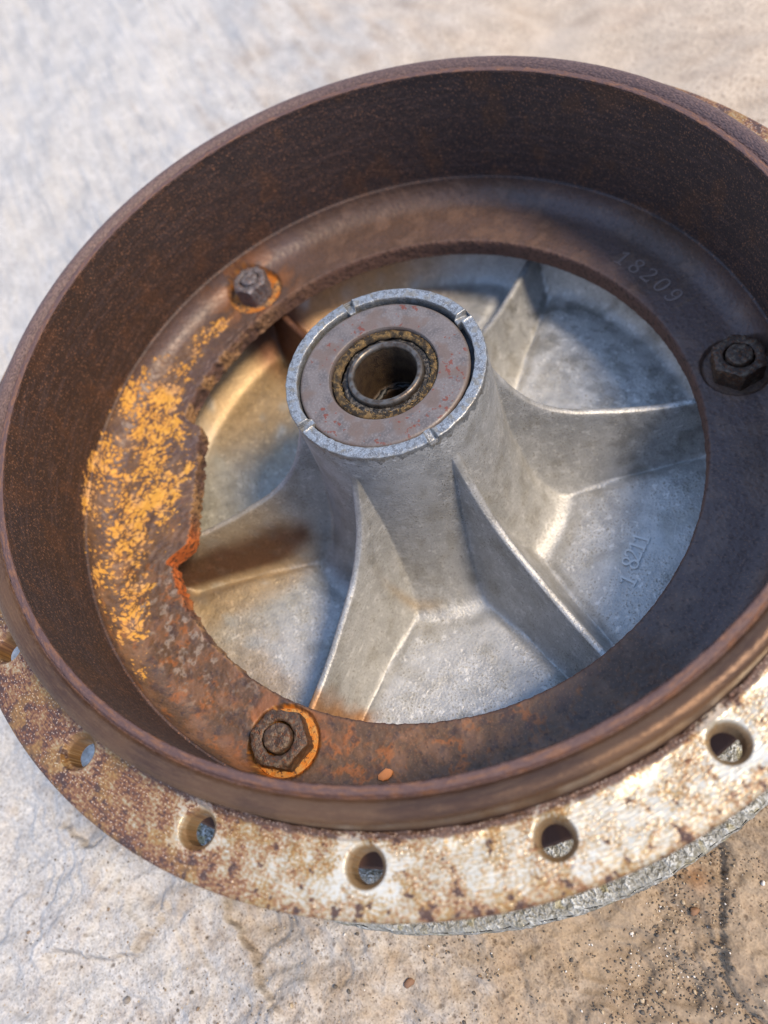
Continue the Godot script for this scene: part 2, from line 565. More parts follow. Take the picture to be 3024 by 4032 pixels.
func rim_paint(u: float, v: float) -> Array:
	var a := (u - 0.5) * TAU
	var x := cos(a)
	var y := sin(a)
	var big := n_big.get_noise_3d(x * 2.2, y * 2.2, v * 0.3)
	var streak := n_mid.get_noise_3d(x * 1.2, y * 1.2, v * 6.0)
	var f := n_fine.get_noise_3d(x * 1.6, y * 1.6, v * 0.6)
	# smooth bead
	var c := Color(0.38, 0.275, 0.19).lerp(Color(0.29, 0.205, 0.15), sst(-0.3, 0.4, big + f * 0.3))
	c = c.lerp(Color(0.47, 0.365, 0.265), sst(0.1, 0.5, streak + f * 0.25) * 0.55)
	c = c.lerp(Color(0.30, 0.19, 0.14), sst(0.35, 0.7, f) * 0.35)
	var rough := 0.44 + streak * 0.10 + f * 0.12
	var metal := 0.45
	var ht := 0.5 + f * 0.14
	# far side of the bead: its darker reflection painted as darker, grainy colour
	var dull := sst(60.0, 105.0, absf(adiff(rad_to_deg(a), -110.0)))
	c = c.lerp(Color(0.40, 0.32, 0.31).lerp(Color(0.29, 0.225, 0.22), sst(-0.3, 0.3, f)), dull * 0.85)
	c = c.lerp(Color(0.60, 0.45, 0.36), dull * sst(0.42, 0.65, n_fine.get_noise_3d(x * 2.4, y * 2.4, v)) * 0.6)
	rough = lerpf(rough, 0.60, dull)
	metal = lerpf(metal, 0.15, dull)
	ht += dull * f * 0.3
	# corroded ledge at the mouth
	var lip := sst(0.735, 0.785, v + f * 0.02)
	var c2 := Color(0.34, 0.25, 0.23).lerp(Color(0.44, 0.30, 0.22), sst(-0.1, 0.5, n_mid.get_noise_3d(x * 2.0, y * 2.0, v)))
	c2 = c2.lerp(Color(0.58, 0.42, 0.32), sst(0.45, 0.7, f) * 0.7)
	c = c.lerp(c2, lip)
	rough = lerpf(rough, 0.68, lip)
	metal = lerpf(metal, 0.12, lip)
	ht = lerpf(ht, 0.5 + f * 0.35 + n_blob.get_noise_3d(x * 2.0, y * 2.0, v) * 0.2, lip)
	# corroded foot of the bead, darker and rougher
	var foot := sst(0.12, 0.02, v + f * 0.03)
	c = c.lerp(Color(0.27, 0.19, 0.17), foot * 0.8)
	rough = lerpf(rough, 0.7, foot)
	return [c, clampf(ht, 0, 1), rough, metal]

func drum_paint(th: float, arc: float) -> Array:
	var q := drum_in(th, arc)
	var a := deg_to_rad(th)
	var x := q.x * cos(a)
	var y := q.x * sin(a)
	var z := q.y
	var big := n_big.get_noise_3d(x, y, z)
	var mid := n_mid.get_noise_3d(x, y, z)
	var fine := n_fine.get_noise_3d(x, y, z)
	var fine2 := n_fine.get_noise_3d(x * 2.1 + 7.0, y * 2.1, z * 2.1)
	var c: Color
	var rough := 0.62
	var metal := 0.1
	var ht := 0.5 + fine * 0.18 + mid * 0.12
	var left := sst(100.0, 150.0, absf(adiff(th, -20.0)))        # rusty side of the drum
	var wall := 1.0 - sst(A_WALL - 0.01, A_LEDGE + 0.02, arc)
	var floor_ := 1.0 - wall
	# friction surface: dark rust, fine pitting
	var cw := Color(0.205, 0.157, 0.15).lerp(Color(0.225, 0.152, 0.108), left * 0.85)
	cw = cw.lerp(Color(0.175, 0.135, 0.13), sst(-0.1, 0.5, big) * 0.5)
	cw = cw.lerp(Color(0.27, 0.205, 0.17), sst(0.15, 0.6, mid) * 0.30)
	var streak := n_mid.get_noise_3d(x * 0.5, y * 0.5, z * 7.0)
	cw = cw.lerp(Color(0.31, 0.24, 0.225), sst(0.05, 0.5, streak) * 0.5)
	cw = cw.lerp(Color(0.36, 0.22, 0.13), sst(0.15, 0.5, n_mid.get_noise_3d(x * 0.7 + 8.0, y * 0.7, z * 0.5)) * 0.35)
	# floor and fillet: greyer purple rust, browner near the stud side
	var near_a := sst(75.0, 35.0, absf(adiff(th, -138.0)))
	var cf := Color(0.34, 0.272, 0.25)
	cf = cf.lerp(Color(0.29, 0.215, 0.17), sst(-0.15, 0.35, big + mid * 0.3) * 0.7)
	cf = cf.lerp(Color(0.36, 0.265, 0.18), near_a * 0.8)
	cf = cf.lerp(Color(0.45, 0.31, 0.20), near_a * sst(-0.25, 0.35, mid + fine * 0.3) * 0.8)
	cf = cf.lerp(Color(0.66, 0.36, 0.14), near_a * sst(0.10, 0.60, n_blob.get_noise_3d(x * 0.7, y * 0.7, z) + fine * 0.45) * 0.55)
	cf = cf.lerp(Color(0.26, 0.20, 0.18), near_a * sst(0.1, 0.5, n_blob.get_noise_3d(x * 0.9 + 5.0, y * 0.9, z) + fine * 0.3) * 0.7)
	cf = cf.lerp(Color(0.50, 0.40, 0.345), sst(0.0, 0.5, mid) * 0.35)
	c = cw.lerp(cf, floor_)
	# pale grey flaky scale below the ochre crust
	var flaky := sst(25.0, 10.0, absf(adiff(th, -165.0))) * sst(A_FILLET - 0.05, A_FILLET + 0.02, arc)
	c = c.lerp(Color(0.60, 0.55, 0.50), flaky * sst(0.10, 0.50, n_blob.get_noise_3d(x * 0.9, y * 0.9 + 9.0, z) + fine * 0.4) * 0.7)
	# speckle
	c = c.lerp(Color(0.62, 0.42, 0.30), sst(0.34, 0.58, fine2) * lerpf(0.80, 0.35, floor_))
	c = c.lerp(Color(0.16, 0.12, 0.115), sst(0.35, 0.7, fine) * lerpf(0.5, 0.3, floor_))
	rough += fine * 0.10 - floor_ * 0.12 + sst(0.0, 0.5, big) * 0.10
	# ochre crust: bubbly
	var ym := yellow_at(th, arc)
	if ym > 0.0:
		var cell := n_cell.get_noise_3d(x * 1.9, y * 1.9, z * 1.9)
		var big_w := n_blob.get_noise_3d(x * 0.7 + 11.0, y * 0.7, z * 0.7)
		var gap := n_flake.get_noise_3d(x + big_w * 0.03 + fine * 0.006, y + mid * 0.03, z * 1.3) + 1.0
		var big_c := n_blob.get_noise_3d(x * 0.55, y * 0.55, z * 0.55 + 2.0)
		var t := ym * 0.95 - 0.50 + n_mid.get_noise_3d(x * 0.6, y * 0.6, z * 0.6 + 4.0) * 0.80 + big_c * 0.35 + (-0.68 - cell) * 0.9 + fine * 0.20
		t -= sst(0.25, 0.03, gap) * 0.45
		var bub := sst(0.0, 0.55, t)
		var edge := sst(-0.06, 0.20, t)
		var cy := Color(0.50, 0.35, 0.18).lerp(Color(0.76, 0.53, 0.24), sst(0.05, 0.28, t))
		cy = cy.lerp(Color(0.83, 0.62, 0.28), sst(0.25, 0.65, t))
		cy = cy.lerp(Color(0.78, 0.60, 0.43), sst(0.0, 0.5, mid) * 0.6)
		cy = cy.lerp(Color(0.80, 0.57, 0.20), sst(0.15, 0.4, big_c) * 0.5)
		c = c.lerp(Color(0.47, 0.36, 0.24), sst(0.05, 0.6, ym) * 0.30 * sst(-0.4, 0.2, mid + fine * 0.4))
		c = c.lerp(cy, edge * sst(0.02, 0.2, ym) * 0.95)
		ht += bub * 0.45 * ym
		rough = lerpf(rough, 0.82, edge * ym)
	# orange rust in and round the stud seats
	var bd := bolt_near(x, y)
	if floor_ > 0.5:
		var strength: float = [0.85, 0.12, 1.0][int(bd.y)]
		var ring := sst(0.10, 0.085, bd.x + fine * 0.006)
		c = c.lerp(Color(0.74, 0.43, 0.14).lerp(Color(0.76, 0.56, 0.32), sst(-0.2, 0.3, mid)), ring * strength * sst(0.45, -0.1, fine * 0.6 + mid * 0.5))
		var halo := sst(0.22, 0.09, bd.x + mid * 0.05) * (1.0 - ring)
		c = c.lerp(Color(0.58, 0.32, 0.14), halo * strength * 0.5 * sst(-0.2, 0.3, mid))
	# inner edge of the hole: raw, crumbly
	var edge2 := sst(A_FLOOR - 0.004, A_FLOOR + 0.006, arc)
	var ce := Color(0.36, 0.26, 0.22).lerp(Color(0.60, 0.45, 0.29), left * sst(-0.4, 0.2, mid) * 0.9)
	ce = ce.lerp(Color(0.70, 0.34, 0.11), sst(14.0, 4.0, absf(adiff(th, 178.0))) * 0.85)
	ce = ce.lerp(Color(0.20, 0.14, 0.11), sst(0.1, 0.5, fine) * 0.6)
	c = c.lerp(ce, edge2)
	rough = lerpf(rough, 0.85, edge2)
	ht += edge2 * (fine * 0.25 + mid * 0.2)
	return [c, clampf(ht, 0, 1), clampf(rough, 0.3, 0.95), metal]

# ---------------------------------------------------------------- spoke flange
const FL_H := -0.138
const FL_IN := 1.068
const FL_OUT := 1.2255
const FL_THICK := 0.060

func spoke_angles() -> Array:
	var out := SPOKES.duplicate()
	for i in range(1, 15):
		out.append(SPOKES[5] + i * (360.0 - (SPOKES[5] - SPOKES[0])) / 15.0)
	return out

func build_flange(hub: Node3D) -> void:
	var angs := spoke_angles()
	var top := [[], []]
	var arrays := [[PackedVector3Array(), PackedVector2Array(), PackedVector3Array(), PackedInt32Array()], [PackedVector3Array(), PackedVector2Array(), PackedVector3Array(), PackedInt32Array()]]
	for k in angs.size():
		var th0: float = angs[k]
		var prev: float = angs[(k + angs.size() - 1) % angs.size()]
		var next: float = angs[(k + 1) % angs.size()]
		var a0 := th0 - fposmod(th0 - prev, 360.0) / 2.0
		var a1 := th0 + fposmod(next - th0, 360.0) / 2.0
		flange_piece(arrays, th0, a0, a1, k)
	var surfaces := []
	var mats := []
	for half in 2:
		var arr := []
		arr.resize(Mesh.ARRAY_MAX)
		arr[Mesh.ARRAY_VERTEX] = arrays[half][0]
		arr[Mesh.ARRAY_TEX_UV] = arrays[half][1]
		arr[Mesh.ARRAY_NORMAL] = arrays[half][2]
		arr[Mesh.ARRAY_INDEX] = arrays[half][3]
		surfaces.append(arr)
		var from := -180.0 + half * 180.0
		var m := baked_material("flange_plating", bake(2048, 160, func(u, v): return flange_paint(from + u * 180.0, v)), 0.028)
		m.anisotropy_enabled = true
		m.anisotropy = 0.45
		mats.append(m)
	var me := mesh_of(surfaces)
	for i in 2:
		me.surface_set_material(i, mats[i])
	var fl := put(hub, "spoke_flange", me, null)
	fl.set_meta("label", "cream plated flange drilled with spoke holes, blotched brown with rust")

# One sector of the flange: top with a countersunk hole, the hole's wall, the rounded outer edge and the underside.
func flange_piece(arrays: Array, th0: float, a0: float, a1: float, k: int) -> void:
	var rc := 1.128
	if k == 0: rc = 1.150
	if k == 1: rc = 1.138
	var n := 72
	var half := 0 if fposmod(th0 + 180.0, 360.0) < 180.0 else 1
	var from := -180.0 + half * 180.0
	var width := deg_to_rad(1.0) * rc
	var rings := []
	# local frame: s = arc (deg from th0), r
	var rim_dirs := []
	for j in n + 1:
		var an := TAU * j / n
		rim_dirs.append(Vector2(cos(an), sin(an)))
	# boundary point of the sector along each direction (x = tangential in hub units, y = radial)
	var xl := deg_to_rad(a0 - th0) * rc
	var xr := deg_to_rad(a1 - th0) * rc
	var yl := FL_IN - rc
	var yr := FL_OUT - 0.008 - rc
	var bound := []
	for d in rim_dirs:
		var t := 99.0
		if d.x > 1e-6: t = minf(t, xr / d.x)
		if d.x < -1e-6: t = minf(t, xl / d.x)
		if d.y > 1e-6: t = minf(t, yr / d.y)
		if d.y < -1e-6: t = minf(t, yl / d.y)
		bound.append(d * t)
	# snap to corners so that the sectors tile
	for c in [Vector2(xl, yl), Vector2(xl, yr), Vector2(xr, yl), Vector2(xr, yr)]:
		var bi := 0
		for j in n:
			if (bound[j] as Vector2).distance_to(c) < (bound[bi] as Vector2).distance_to(c): bi = j
		bound[bi] = c
		if bi == 0: bound[n] = c
	var radii := [[0.030, -FL_THICK], [0.031, -0.030], [0.0315, -0.018], [0.033, -0.0135], [0.0395, -0.006], [0.0415, -0.002], [0.0425, -0.0005], [0.044, 0.0]]
	var p := PackedVector3Array()
	var uv := PackedVector2Array()
	var nr := 0
	for rr in radii:
		for d in rim_dirs:
			add_flange_point(p, uv, d * rr[0], rr[1], th0, rc, from)
		nr += 1
	for i in range(1, 17):
		var t := i / 16.0
		for j in n + 1:
			var d: Vector2 = rim_dirs[j]
			add_flange_point(p, uv, (d * 0.044).lerp(bound[j], t), 0.0, th0, rc, from)
		nr += 1
	append_grid(arrays[half], grid_arrays(p, nr, n + 1, true, uv, PackedColorArray()))
	# underside, drilled like the top
	p = PackedVector3Array()
	uv = PackedVector2Array()
	for i in 5:
		for j in n + 1:
			var d: Vector2 = rim_dirs[j]
			add_flange_point(p, uv, (d * 0.030).lerp(bound[j], i / 4.0), -FL_THICK, th0, rc, from)
	append_grid(arrays[half], grid_arrays(p, 5, n + 1, true, uv, PackedColorArray(), true))
	# outer edge
	p = PackedVector3Array()
	uv = PackedVector2Array()
	var prof := [Vector2(FL_OUT - 0.008, -FL_THICK), Vector2(FL_OUT - 0.001, -FL_THICK + 0.004), Vector2(FL_OUT, -FL_THICK + 0.01), Vector2(FL_OUT, -0.008), Vector2(FL_OUT - 0.002, -0.003), Vector2(FL_OUT - 0.008, 0.0)]
	for q in prof:
		for j in 25:
			var th := lerpf(a0, a1, j / 24.0)
			p.append(pt(q.x, th, FL_H + q.y))
			uv.append(Vector2((th - from) / 180.0, clampf(1.0 - (FL_OUT - q.x) / (FL_OUT - FL_IN), 0.0, 1.0)))
	append_grid(arrays[half], grid_arrays(p, prof.size(), 25, false, uv, PackedColorArray()))

func add_flange_point(p: PackedVector3Array, uv: PackedVector2Array, d: Vector2, dh: float, th0: float, rc: float, from: float) -> void:
	var r := rc + d.y
	var th := th0 + rad_to_deg(d.x / rc)
	var hgt := 0.0
	if dh > -0.001:
		var a := deg_to_rad(th)
		hgt = n_blob.get_noise_3d(r * cos(a) * 0.8, r * sin(a) * 0.8, 2.0) * 0.0012
		hgt += sst(1.087, 1.080, r) * (0.010 + 0.012 * n_blob.get_noise_3d(cos(a) * 2.4, sin(a) * 2.4, r * 3.0))
	p.append(pt(r, th, FL_H + dh + hgt))
	uv.append(Vector2((th - from) / 180.0, clampf((r - FL_IN) / (FL_OUT - FL_IN) + (0.0 if dh > -0.003 else 0.0), 0.0, 1.0)))

func append_grid(into: Array, g: Array) -> void:
	var base: int = (into[0] as PackedVector3Array).size()
	into[0].append_array(g[Mesh.ARRAY_VERTEX])
	into[1].append_array(g[Mesh.ARRAY_TEX_UV])
	into[2].append_array(g[Mesh.ARRAY_NORMAL])
	var idx: PackedInt32Array = g[Mesh.ARRAY_INDEX]
	for i in idx.size():
		idx[i] += base
	into[3].append_array(idx)

func ramp5(t: float) -> Color:
	var stops := [Color(0.80, 0.775, 0.71), Color(0.71, 0.635, 0.505), Color(0.57, 0.435, 0.29), Color(0.43, 0.28, 0.19), Color(0.28, 0.19, 0.165)]
	var x := clampf(t, 0.0, 0.999) * 4.0
	var i := int(x)
	return (stops[i] as Color).lerp(stops[i + 1], x - i)

func flange_paint(th: float, v: float) -> Array:
	var r := FL_IN + v * (FL_OUT - FL_IN)
	var a := deg_to_rad(th)
	var x := r * cos(a)
	var y := r * sin(a)
	var big := n_big.get_noise_2d(x * 1.6, y * 1.6)
	var mid := n_mid.get_noise_2d(x * 1.5, y * 1.5)
	var blob := n_blob.get_noise_2d(x * 1.3, y * 1.3)
	var fine := n_fine.get_noise_2d(x * 1.5, y * 1.5)
	var ringn := n_fine.get_noise_2d(r * 3.2, th * 0.010)
	var cell := n_cell.get_noise_2d(x * 3.2, y * 3.2)
	# how far rust has eaten the plating: worst round to one side and along both edges
	var t := adiff(th, -105.0)
	var amount := 0.25 + 0.48 * sst(-8.0, -52.0, t) - 0.10 * sst(5.0, 22.0, t)
	amount += 0.30 * sst(0.20, 0.0, v) + 0.20 * sst(0.66, 0.97, v)
	amount += sst(50.0, 95.0, t) * 0.45
	var k := amount + mid * 0.27 + blob * 0.14 + fine * 0.26 + big * 0.18 + ringn * 0.24
	var c := ramp5(k)
	c = c.lerp(Color(0.62, 0.50, 0.24), sst(0.1, 0.5, n_mid.get_noise_2d(x * 0.8 + 5.0, y * 0.8)) * 0.35 * sst(0.2, 0.5, k))
	c = c.lerp(Color(0.93, 0.91, 0.86), sst(0.15, 0.6, ringn) * 0.55 * sst(0.75, 0.35, k))
	var rust := sst(0.30, 0.75, k)
	var rough := lerpf(0.38, 0.58, rust) + fine * 0.05
	var metal := lerpf(0.50, 0.12, rust)
	var ht := 0.5 + ringn * 0.10 * (1.0 - rust) + rust * (fine * 0.22 + mid * 0.15)
	# crusted step where the flange meets the bead
	var crust := sst(0.115, 0.075, v + mid * 0.03)
	c = c.lerp(Color(0.30, 0.225, 0.205).lerp(Color(0.46, 0.36, 0.32), sst(0.2, 0.6, fine)), crust * 0.9)
	rough = lerpf(rough, 0.7, crust)
	metal = lerpf(metal, 0.1, crust)
	ht += crust * (fine * 0.3 + blob * 0.2)
	# dark scabs, mostly near the outer edge
	var scab := sst(0.36, 0.46, blob * 0.8 + mid * 0.25 + 0.16 * sst(0.75, 1.0, v) - 0.10 * sst(0.6, 0.2, v))
	c = c.lerp(Color(0.25, 0.175, 0.16), scab * 0.8)
	# blisters: fine bright points standing proud
	var bl := sst(-0.80, -0.92, cell) * sst(-0.35, 0.1, mid + fine * 0.3)
	c = c.lerp(Color(0.90, 0.85, 0.79), bl * 0.75 * (1.0 - scab * 0.5))
	ht += bl * 0.35 - scab * 0.10
	rough = lerpf(rough, 0.30, bl * 0.6)
	# white bloom round the holes
	for s in SPOKES:
		var d := Vector2((adiff(th, s)) * deg_to_rad(1.0) * r, r - 1.13).length()
		if d < 0.09:
			var w := sst(0.064, 0.044, d + mid * 0.045 + fine * 0.02) * (1.0 - 0.8 * sst(-125.0, -150.0, s))
			c = c.lerp(Color(0.85, 0.83, 0.77), w * 0.6)
			c = c.lerp(Color(0.48, 0.37, 0.24), sst(0.042, 0.037, d) * 0.7)
	return [c, clampf(ht, 0, 1), clampf(rough, 0.25, 0.9), metal]

# ---------------------------------------------------------------- alloy shell with six webs
const CREST := [Vector2(0.235, -0.05), Vector2(0.258, -0.164), Vector2(0.288, -0.245), Vector2(0.337, -0.339), Vector2(0.41, -0.415), Vector2(0.53, -0.470), Vector2(0.66, -0.507), Vector2(0.80, -0.522), Vector2(0.9, -0.535)]
const BOSS := [Vector2(0.2565, -0.074), Vector2(0.2572, -0.09), Vector2(0.2595, -0.17), Vector2(0.264, -0.27), Vector2(0.272, -0.38), Vector2(0.286, -0.47), Vector2(0.308, -0.57), Vector2(0.338, -0.65), Vector2(0.38, -0.715), Vector2(0.44, -0.765), Vector2(0.9, -1.0)]
const PIT := -0.745

func interp(t: Array, x: float) -> float:
	if x <= t[0].x: return t[0].y
	for i in t.size() - 1:
		if x <= t[i + 1].x:
			var a: Vector2 = t[i]
			var b: Vector2 = t[i + 1]
			# Catmull-Rom through the table
			var m0 := (b.y - a.y) / (b.x - a.x)
			var m1 := m0
			if i > 0: m0 = 0.5 * (m0 + (a.y - t[i - 1].y) / (a.x - t[i - 1].x))
			if i < t.size() - 2: m1 = 0.5 * (m1 + (t[i + 2].y - b.y) / (t[i + 2].x - b.x))
			var w := b.x - a.x
			var s := (x - a.x) / w
			return (2 * s * s * s - 3 * s * s + 1) * a.y + (s * s * s - 2 * s * s + s) * w * m0 + (-2 * s * s * s + 3 * s * s) * b.y + (s * s * s - s * s) * w * m1
	return t[-1].y

func smax(a: float, b: float, k: float) -> float:
	var h := maxf(k - absf(a - b), 0.0) / k
	return maxf(a, b) + h * h * k * 0.25

func shell_h(r: float, th: float) -> float:
	var d := 9.0
	var dm := 360.0
	for q in RIBS:
		var e := absf(adiff(th, q))
		if e < dm: dm = e
	d = r * sin(deg_to_rad(minf(dm, 89.0)))
	var half_t := 0.0125
	var cr := interp(CREST, r) - 0.06 * sst(0.30, 0.46, r) * (1.0 if absf(adiff(th, 39.0)) < 25.0 else 0.0)
	var boss := interp(BOSS, r)
	var pit := PIT + 0.02 * sst(0.3, 0.8, r)
	# flanks: steep below the crest, sweeping out to a broad foot
	var foot := lerpf(0.092, 0.062, sst(0.35, 0.78, r))
	var drop := pow(clampf((d - half_t) / foot, 0.0, 1.6), 0.62) * (cr - pit)
	var rib := cr - pow(minf(d / half_t, 1.0), 2.0) * 0.006 - drop
	# the floor of each pocket is a pad standing a little proud, with its own edge
	var pad := sst(0.0, 0.05, pit - maxf(rib, boss)) * 0.020
	var h := smax(pit, boss, 0.05)
	h = smax(h, rib, 0.03)
	h = maxf(h, pit + pad)
	if r > 0.80:
		h = maxf(h, lerpf(pit, -0.508, pow(clampf((r - 0.80) / 0.156, 0.0, 1.0), 1.7)))
	return minf(h, -0.073 if r < 0.8 else -0.508)

func build_shell(hub: Node3D) -> void:
	var rs := []
	for i in 26:
		# follow the boss wall evenly by height
		var hh := lerpf(-0.074, -0.58, i / 25.0)
		var lo := 0.2565
		var hi := 0.36
		for it in 18:
			var m := (lo + hi) * 0.5
			if interp(BOSS, m) > hh: lo = m
			else: hi = m
		rs.append(lo)
	for i in range(1, 14): rs.append(lerpf(0.311, 0.40, i / 13.0))
	for i in range(1, 33): rs.append(lerpf(0.40, 0.785, i / 32.0))
	for i in range(1, 10): rs.append(lerpf(0.785, 0.958, i / 9.0))
	var p := PackedVector3Array()
	var col := PackedColorArray()
	var nc := 0
	for r in rs:
		nc = 0
		for k in 6:
			var a: float = RIBS[k]
			var span := fposmod(RIBS[(k + 1) % 6] - a, 360.0)
			for sidei in 2:
				for j in range(0, 40):
					var th := 0.0
					var off := 0.0
					var jj := j if sidei == 0 else 40 - j
					if jj <= 26:
						off = rad_to_deg(asin(minf(0.085 * pow(jj / 26.0, 1.15) / r, 0.9)))
					else:
						off = lerpf(rad_to_deg(asin(minf(0.085 / r, 0.9))), span * 0.5, (jj - 26) / 14.0)
					th = a + off if sidei == 0 else a + span - off
					shell_point(p, col, r, th)
					nc += 1
		shell_point(p, col, r, RIBS[0] + 360.0)
		nc += 1
	# rows run outwards, columns anticlockwise: tangent x outward = down, so flip
	var arr := grid_arrays(p, rs.size(), nc, true, PackedVector2Array(), col, true)
	var alloy := grain_material("cast_alloy", cast_alloy, 640, 0.055, 0.022, true)
	var split := web_split(arr, rs, nc)
	var shell := put(hub, "hub_shell", mesh_of([split[6]]), alloy)
	for k in 6:
		put(shell, "web", mesh_of([split[k]]), alloy)
	shell.set_meta("label", "grey cast alloy shell with six webs running out from the boss")
	# body below: the seat under the drum, the lower spoke flange, the underside
	var body := crisp([Vector2(0.13, -0.80), Vector2(0.30, -0.82), Vector2(0.42, -0.82), Vector2(0.60, -0.79), Vector2(1.02, -0.70), Vector2(1.235, -0.70), Vector2(1.246, -0.685), Vector2(1.246, -0.645), Vector2(1.238, -0.632), Vector2(1.05, -0.632), Vector2(0.985, -0.60), Vector2(0.985, -0.513), Vector2(0.95, -0.513)], 0.008)
	var lower := put(hub, "lower_flange", mesh_of([lathe(body, 360, 0.006)]), grain_material("corroded_alloy", corroded_alloy, 512, 0.06, 0.06))
	lower.set_meta("label", "corroded grey lower flange showing below the plated one")

# Cuts the casting's grid into its six webs and the rest, keeping the normals so that nothing shows at the cuts.
func web_split(arr: Array, rs: Array, nc: int) -> Array:
	var v: PackedVector3Array = arr[Mesh.ARRAY_VERTEX]
	var n: PackedVector3Array = arr[Mesh.ARRAY_NORMAL]
	var c: PackedColorArray = arr[Mesh.ARRAY_COLOR]
	var idx: PackedInt32Array = arr[Mesh.ARRAY_INDEX]
	var remap := []
	var parts := []
	for k in 7:
		var m := PackedInt32Array()
		m.resize(v.size())
		m.fill(-1)
		remap.append(m)
		parts.append([PackedVector3Array(), PackedVector3Array(), PackedColorArray(), PackedInt32Array()])
	for q in idx.size() / 6:
		var i := q / (nc - 1)
		var j := q % (nc - 1)
		var own := 6
		var sector := j / 80
		var jj := j % 80
		if rs[i] > 0.274 and rs[i] < 0.82:
			if jj < 22: own = sector
			elif jj >= 58: own = (sector + 1) % 6
		var part: Array = parts[own]
		for t in 6:
			var at := idx[q * 6 + t]
			if remap[own][at] < 0:
				remap[own][at] = part[0].size()
				part[0].append(v[at])
				part[1].append(n[at])
				part[2].append(c[at])
			part[3].append(remap[own][at])
	var out := []
	for part in parts:
		var a := []
		a.resize(Mesh.ARRAY_MAX)
		a[Mesh.ARRAY_VERTEX] = part[0]
		a[Mesh.ARRAY_NORMAL] = part[1]
		a[Mesh.ARRAY_COLOR] = part[2]
		a[Mesh.ARRAY_INDEX] = part[3]
		out.append(a)
	return out

func shell_point(p: PackedVector3Array, col: PackedColorArray, r: float, th: float) -> void:
	var h := shell_h(r, th)
	var a := deg_to_rad(th)
	var x := r * cos(a)
	var y := r * sin(a)
	h += n_mid.get_noise_3d(x * 0.8, y * 0.8, h * 0.8) * 0.0022
	p.append(pt(r, th, h))
	col.append(alloy_colour(r, th, h, x, y))

func alloy_colour(r: float, th: float, h: float, x: float, y: float) -> Color:
	var mid := n_mid.get_noise_3d(x, y, h)
	var low := n_warp.get_noise_3d(x, y, h)
	var c := Color(0.61, 0.605, 0.59)
	c = c.lerp(Color(0.43, 0.43, 0.42), sst(-0.2, 0.4, low) * 0.5)
	c = c.lerp(Color(0.36, 0.33, 0.26), sst(0.10, 0.5, mid) * 0.35)
	# ochre wash left by rusty water
	var pk := sst(0.42, 0.66, r) * sst(32.0, 8.0, absf(adiff(th, 116.0)))
	pk = maxf(pk, 0.75 * sst(0.55, 0.72, r) * sst(34.0, 8.0, absf(adiff(th, 84.0))))
	pk = maxf(pk, 0.9 * sst(0.35, 0.60, r) * sst(13.0, 3.0, absf(adiff(th, 178.0))))
	pk = maxf(pk, 0.35 * sst(0.60, 0.78, r) * sst(22.0, 8.0, absf(adiff(th, 196.0))))
	c = c.lerp(Color(0.56, 0.27, 0.035), clampf(pk * sst(-0.60, 0.05, mid * 0.8 + low * 0.6 + pk * 0.35), 0, 1) * 0.95)
	c = c.lerp(Color(0.56, 0.51, 0.37), 0.5 * sst(0.35, 0.6, r) * sst(60.0, 30.0, absf(adiff(th, 150.0))))
	# red-brown stain low on two webs
	var band := sst(-0.72, -0.69, h) * sst(-0.53, -0.62, h + low * 0.03)
	c = c.lerp(Color(0.13, 0.055, 0.03), 0.9 * band * sst(0.36, 0.42, r) * sst(9.0, 5.0, absf(adiff(th, 171.0))))
	c = c.lerp(Color(0.17, 0.06, 0.03), 0.9 * sst(-0.73, -0.69, h) * sst(10.0, 5.0, absf(adiff(th, 103.5))) * sst(0.40, 0.46, r))
	c = c.lerp(Color(0.50, 0.22, 0.05), sst(0.70, 0.76, r + mid * 0.03) * sst(9.0, 3.0, absf(adiff(th, -135.0))) * 0.8)
	# dark grains of oxide, thickest in the upper right pockets
	var dk := sst(0.46, 0.72, r) * sst(62.0, 20.0, absf(adiff(th, 12.0)))
	c = c.lerp(Color(0.27, 0.265, 0.25), sst(0.20, 0.45, mid * 0.7 + 0.16 * dk + n_fine.get_noise_3d(x * 0.6, y * 0.6, h * 0.6) * 0.5) * (0.12 + 0.5 * dk))
	c = c.lerp(Color(0.55, 0.40, 0.22), 0.55 * sst(0.025, 0.0, absf(r - 0.385)) * sst(14.0, 4.0, absf(adiff(th, -122.0))))
	return c

func cast_alloy(x: float, y: float) -> Array:
	var a := torus4(x, y, n_mid, 1.0)
	var f := torus4(x, y, n_fine, 0.8)
	var g := torus4(x, y, n_fine, 2.2)
	var v := 0.88 + a * 0.10 + f * 0.08 + g * 0.06
	var c := Color(v, v, v)
	c = c.lerp(Color(0.45, 0.43, 0.38), sst(0.42, 0.70, f + a * 0.3) * 0.55)
	c = c.lerp(Color(1, 1, 1), sst(0.55, 0.75, g) * 0.4)
	# chips of white corrosion
	var chip := sst(0.38, 0.47, torus4(x, y, n_blob, 0.75) + f * 0.10)
	c = c.lerp(Color(1, 1, 1), chip)
	return [c, clampf(0.5 + f * 0.24 + g * 0.2 + a * 0.12 + chip * 0.2, 0, 1), clampf(0.54 + f * 0.10 + a * 0.08, 0, 1), 0.50]

func corroded_alloy(x: float, y: float) -> Array:
	var a := torus4(x, y, n_mid, 1.6)
	var f := torus4(x, y, n_fine, 0.9)
	var b := torus4(x, y, n_blob, 1.6)
	var c := Color(0.58, 0.58, 0.56).lerp(Color(0.42, 0.41, 0.37), sst(-0.3, 0.4, b))
	c = c.lerp(Color(0.82, 0.83, 0.82), sst(0.0, 0.6, a * 0.7 + f * 0.5) * 0.8)
	c = c.lerp(Color(0.58, 0.52, 0.32), sst(0.30, 0.55, torus4(x, y, n_mid, 0.7)) * 0.5)
	return [c, clampf(0.5 + a * 0.6 + f * 0.3, 0, 1), 0.72 + f * 0.1, 0.25]

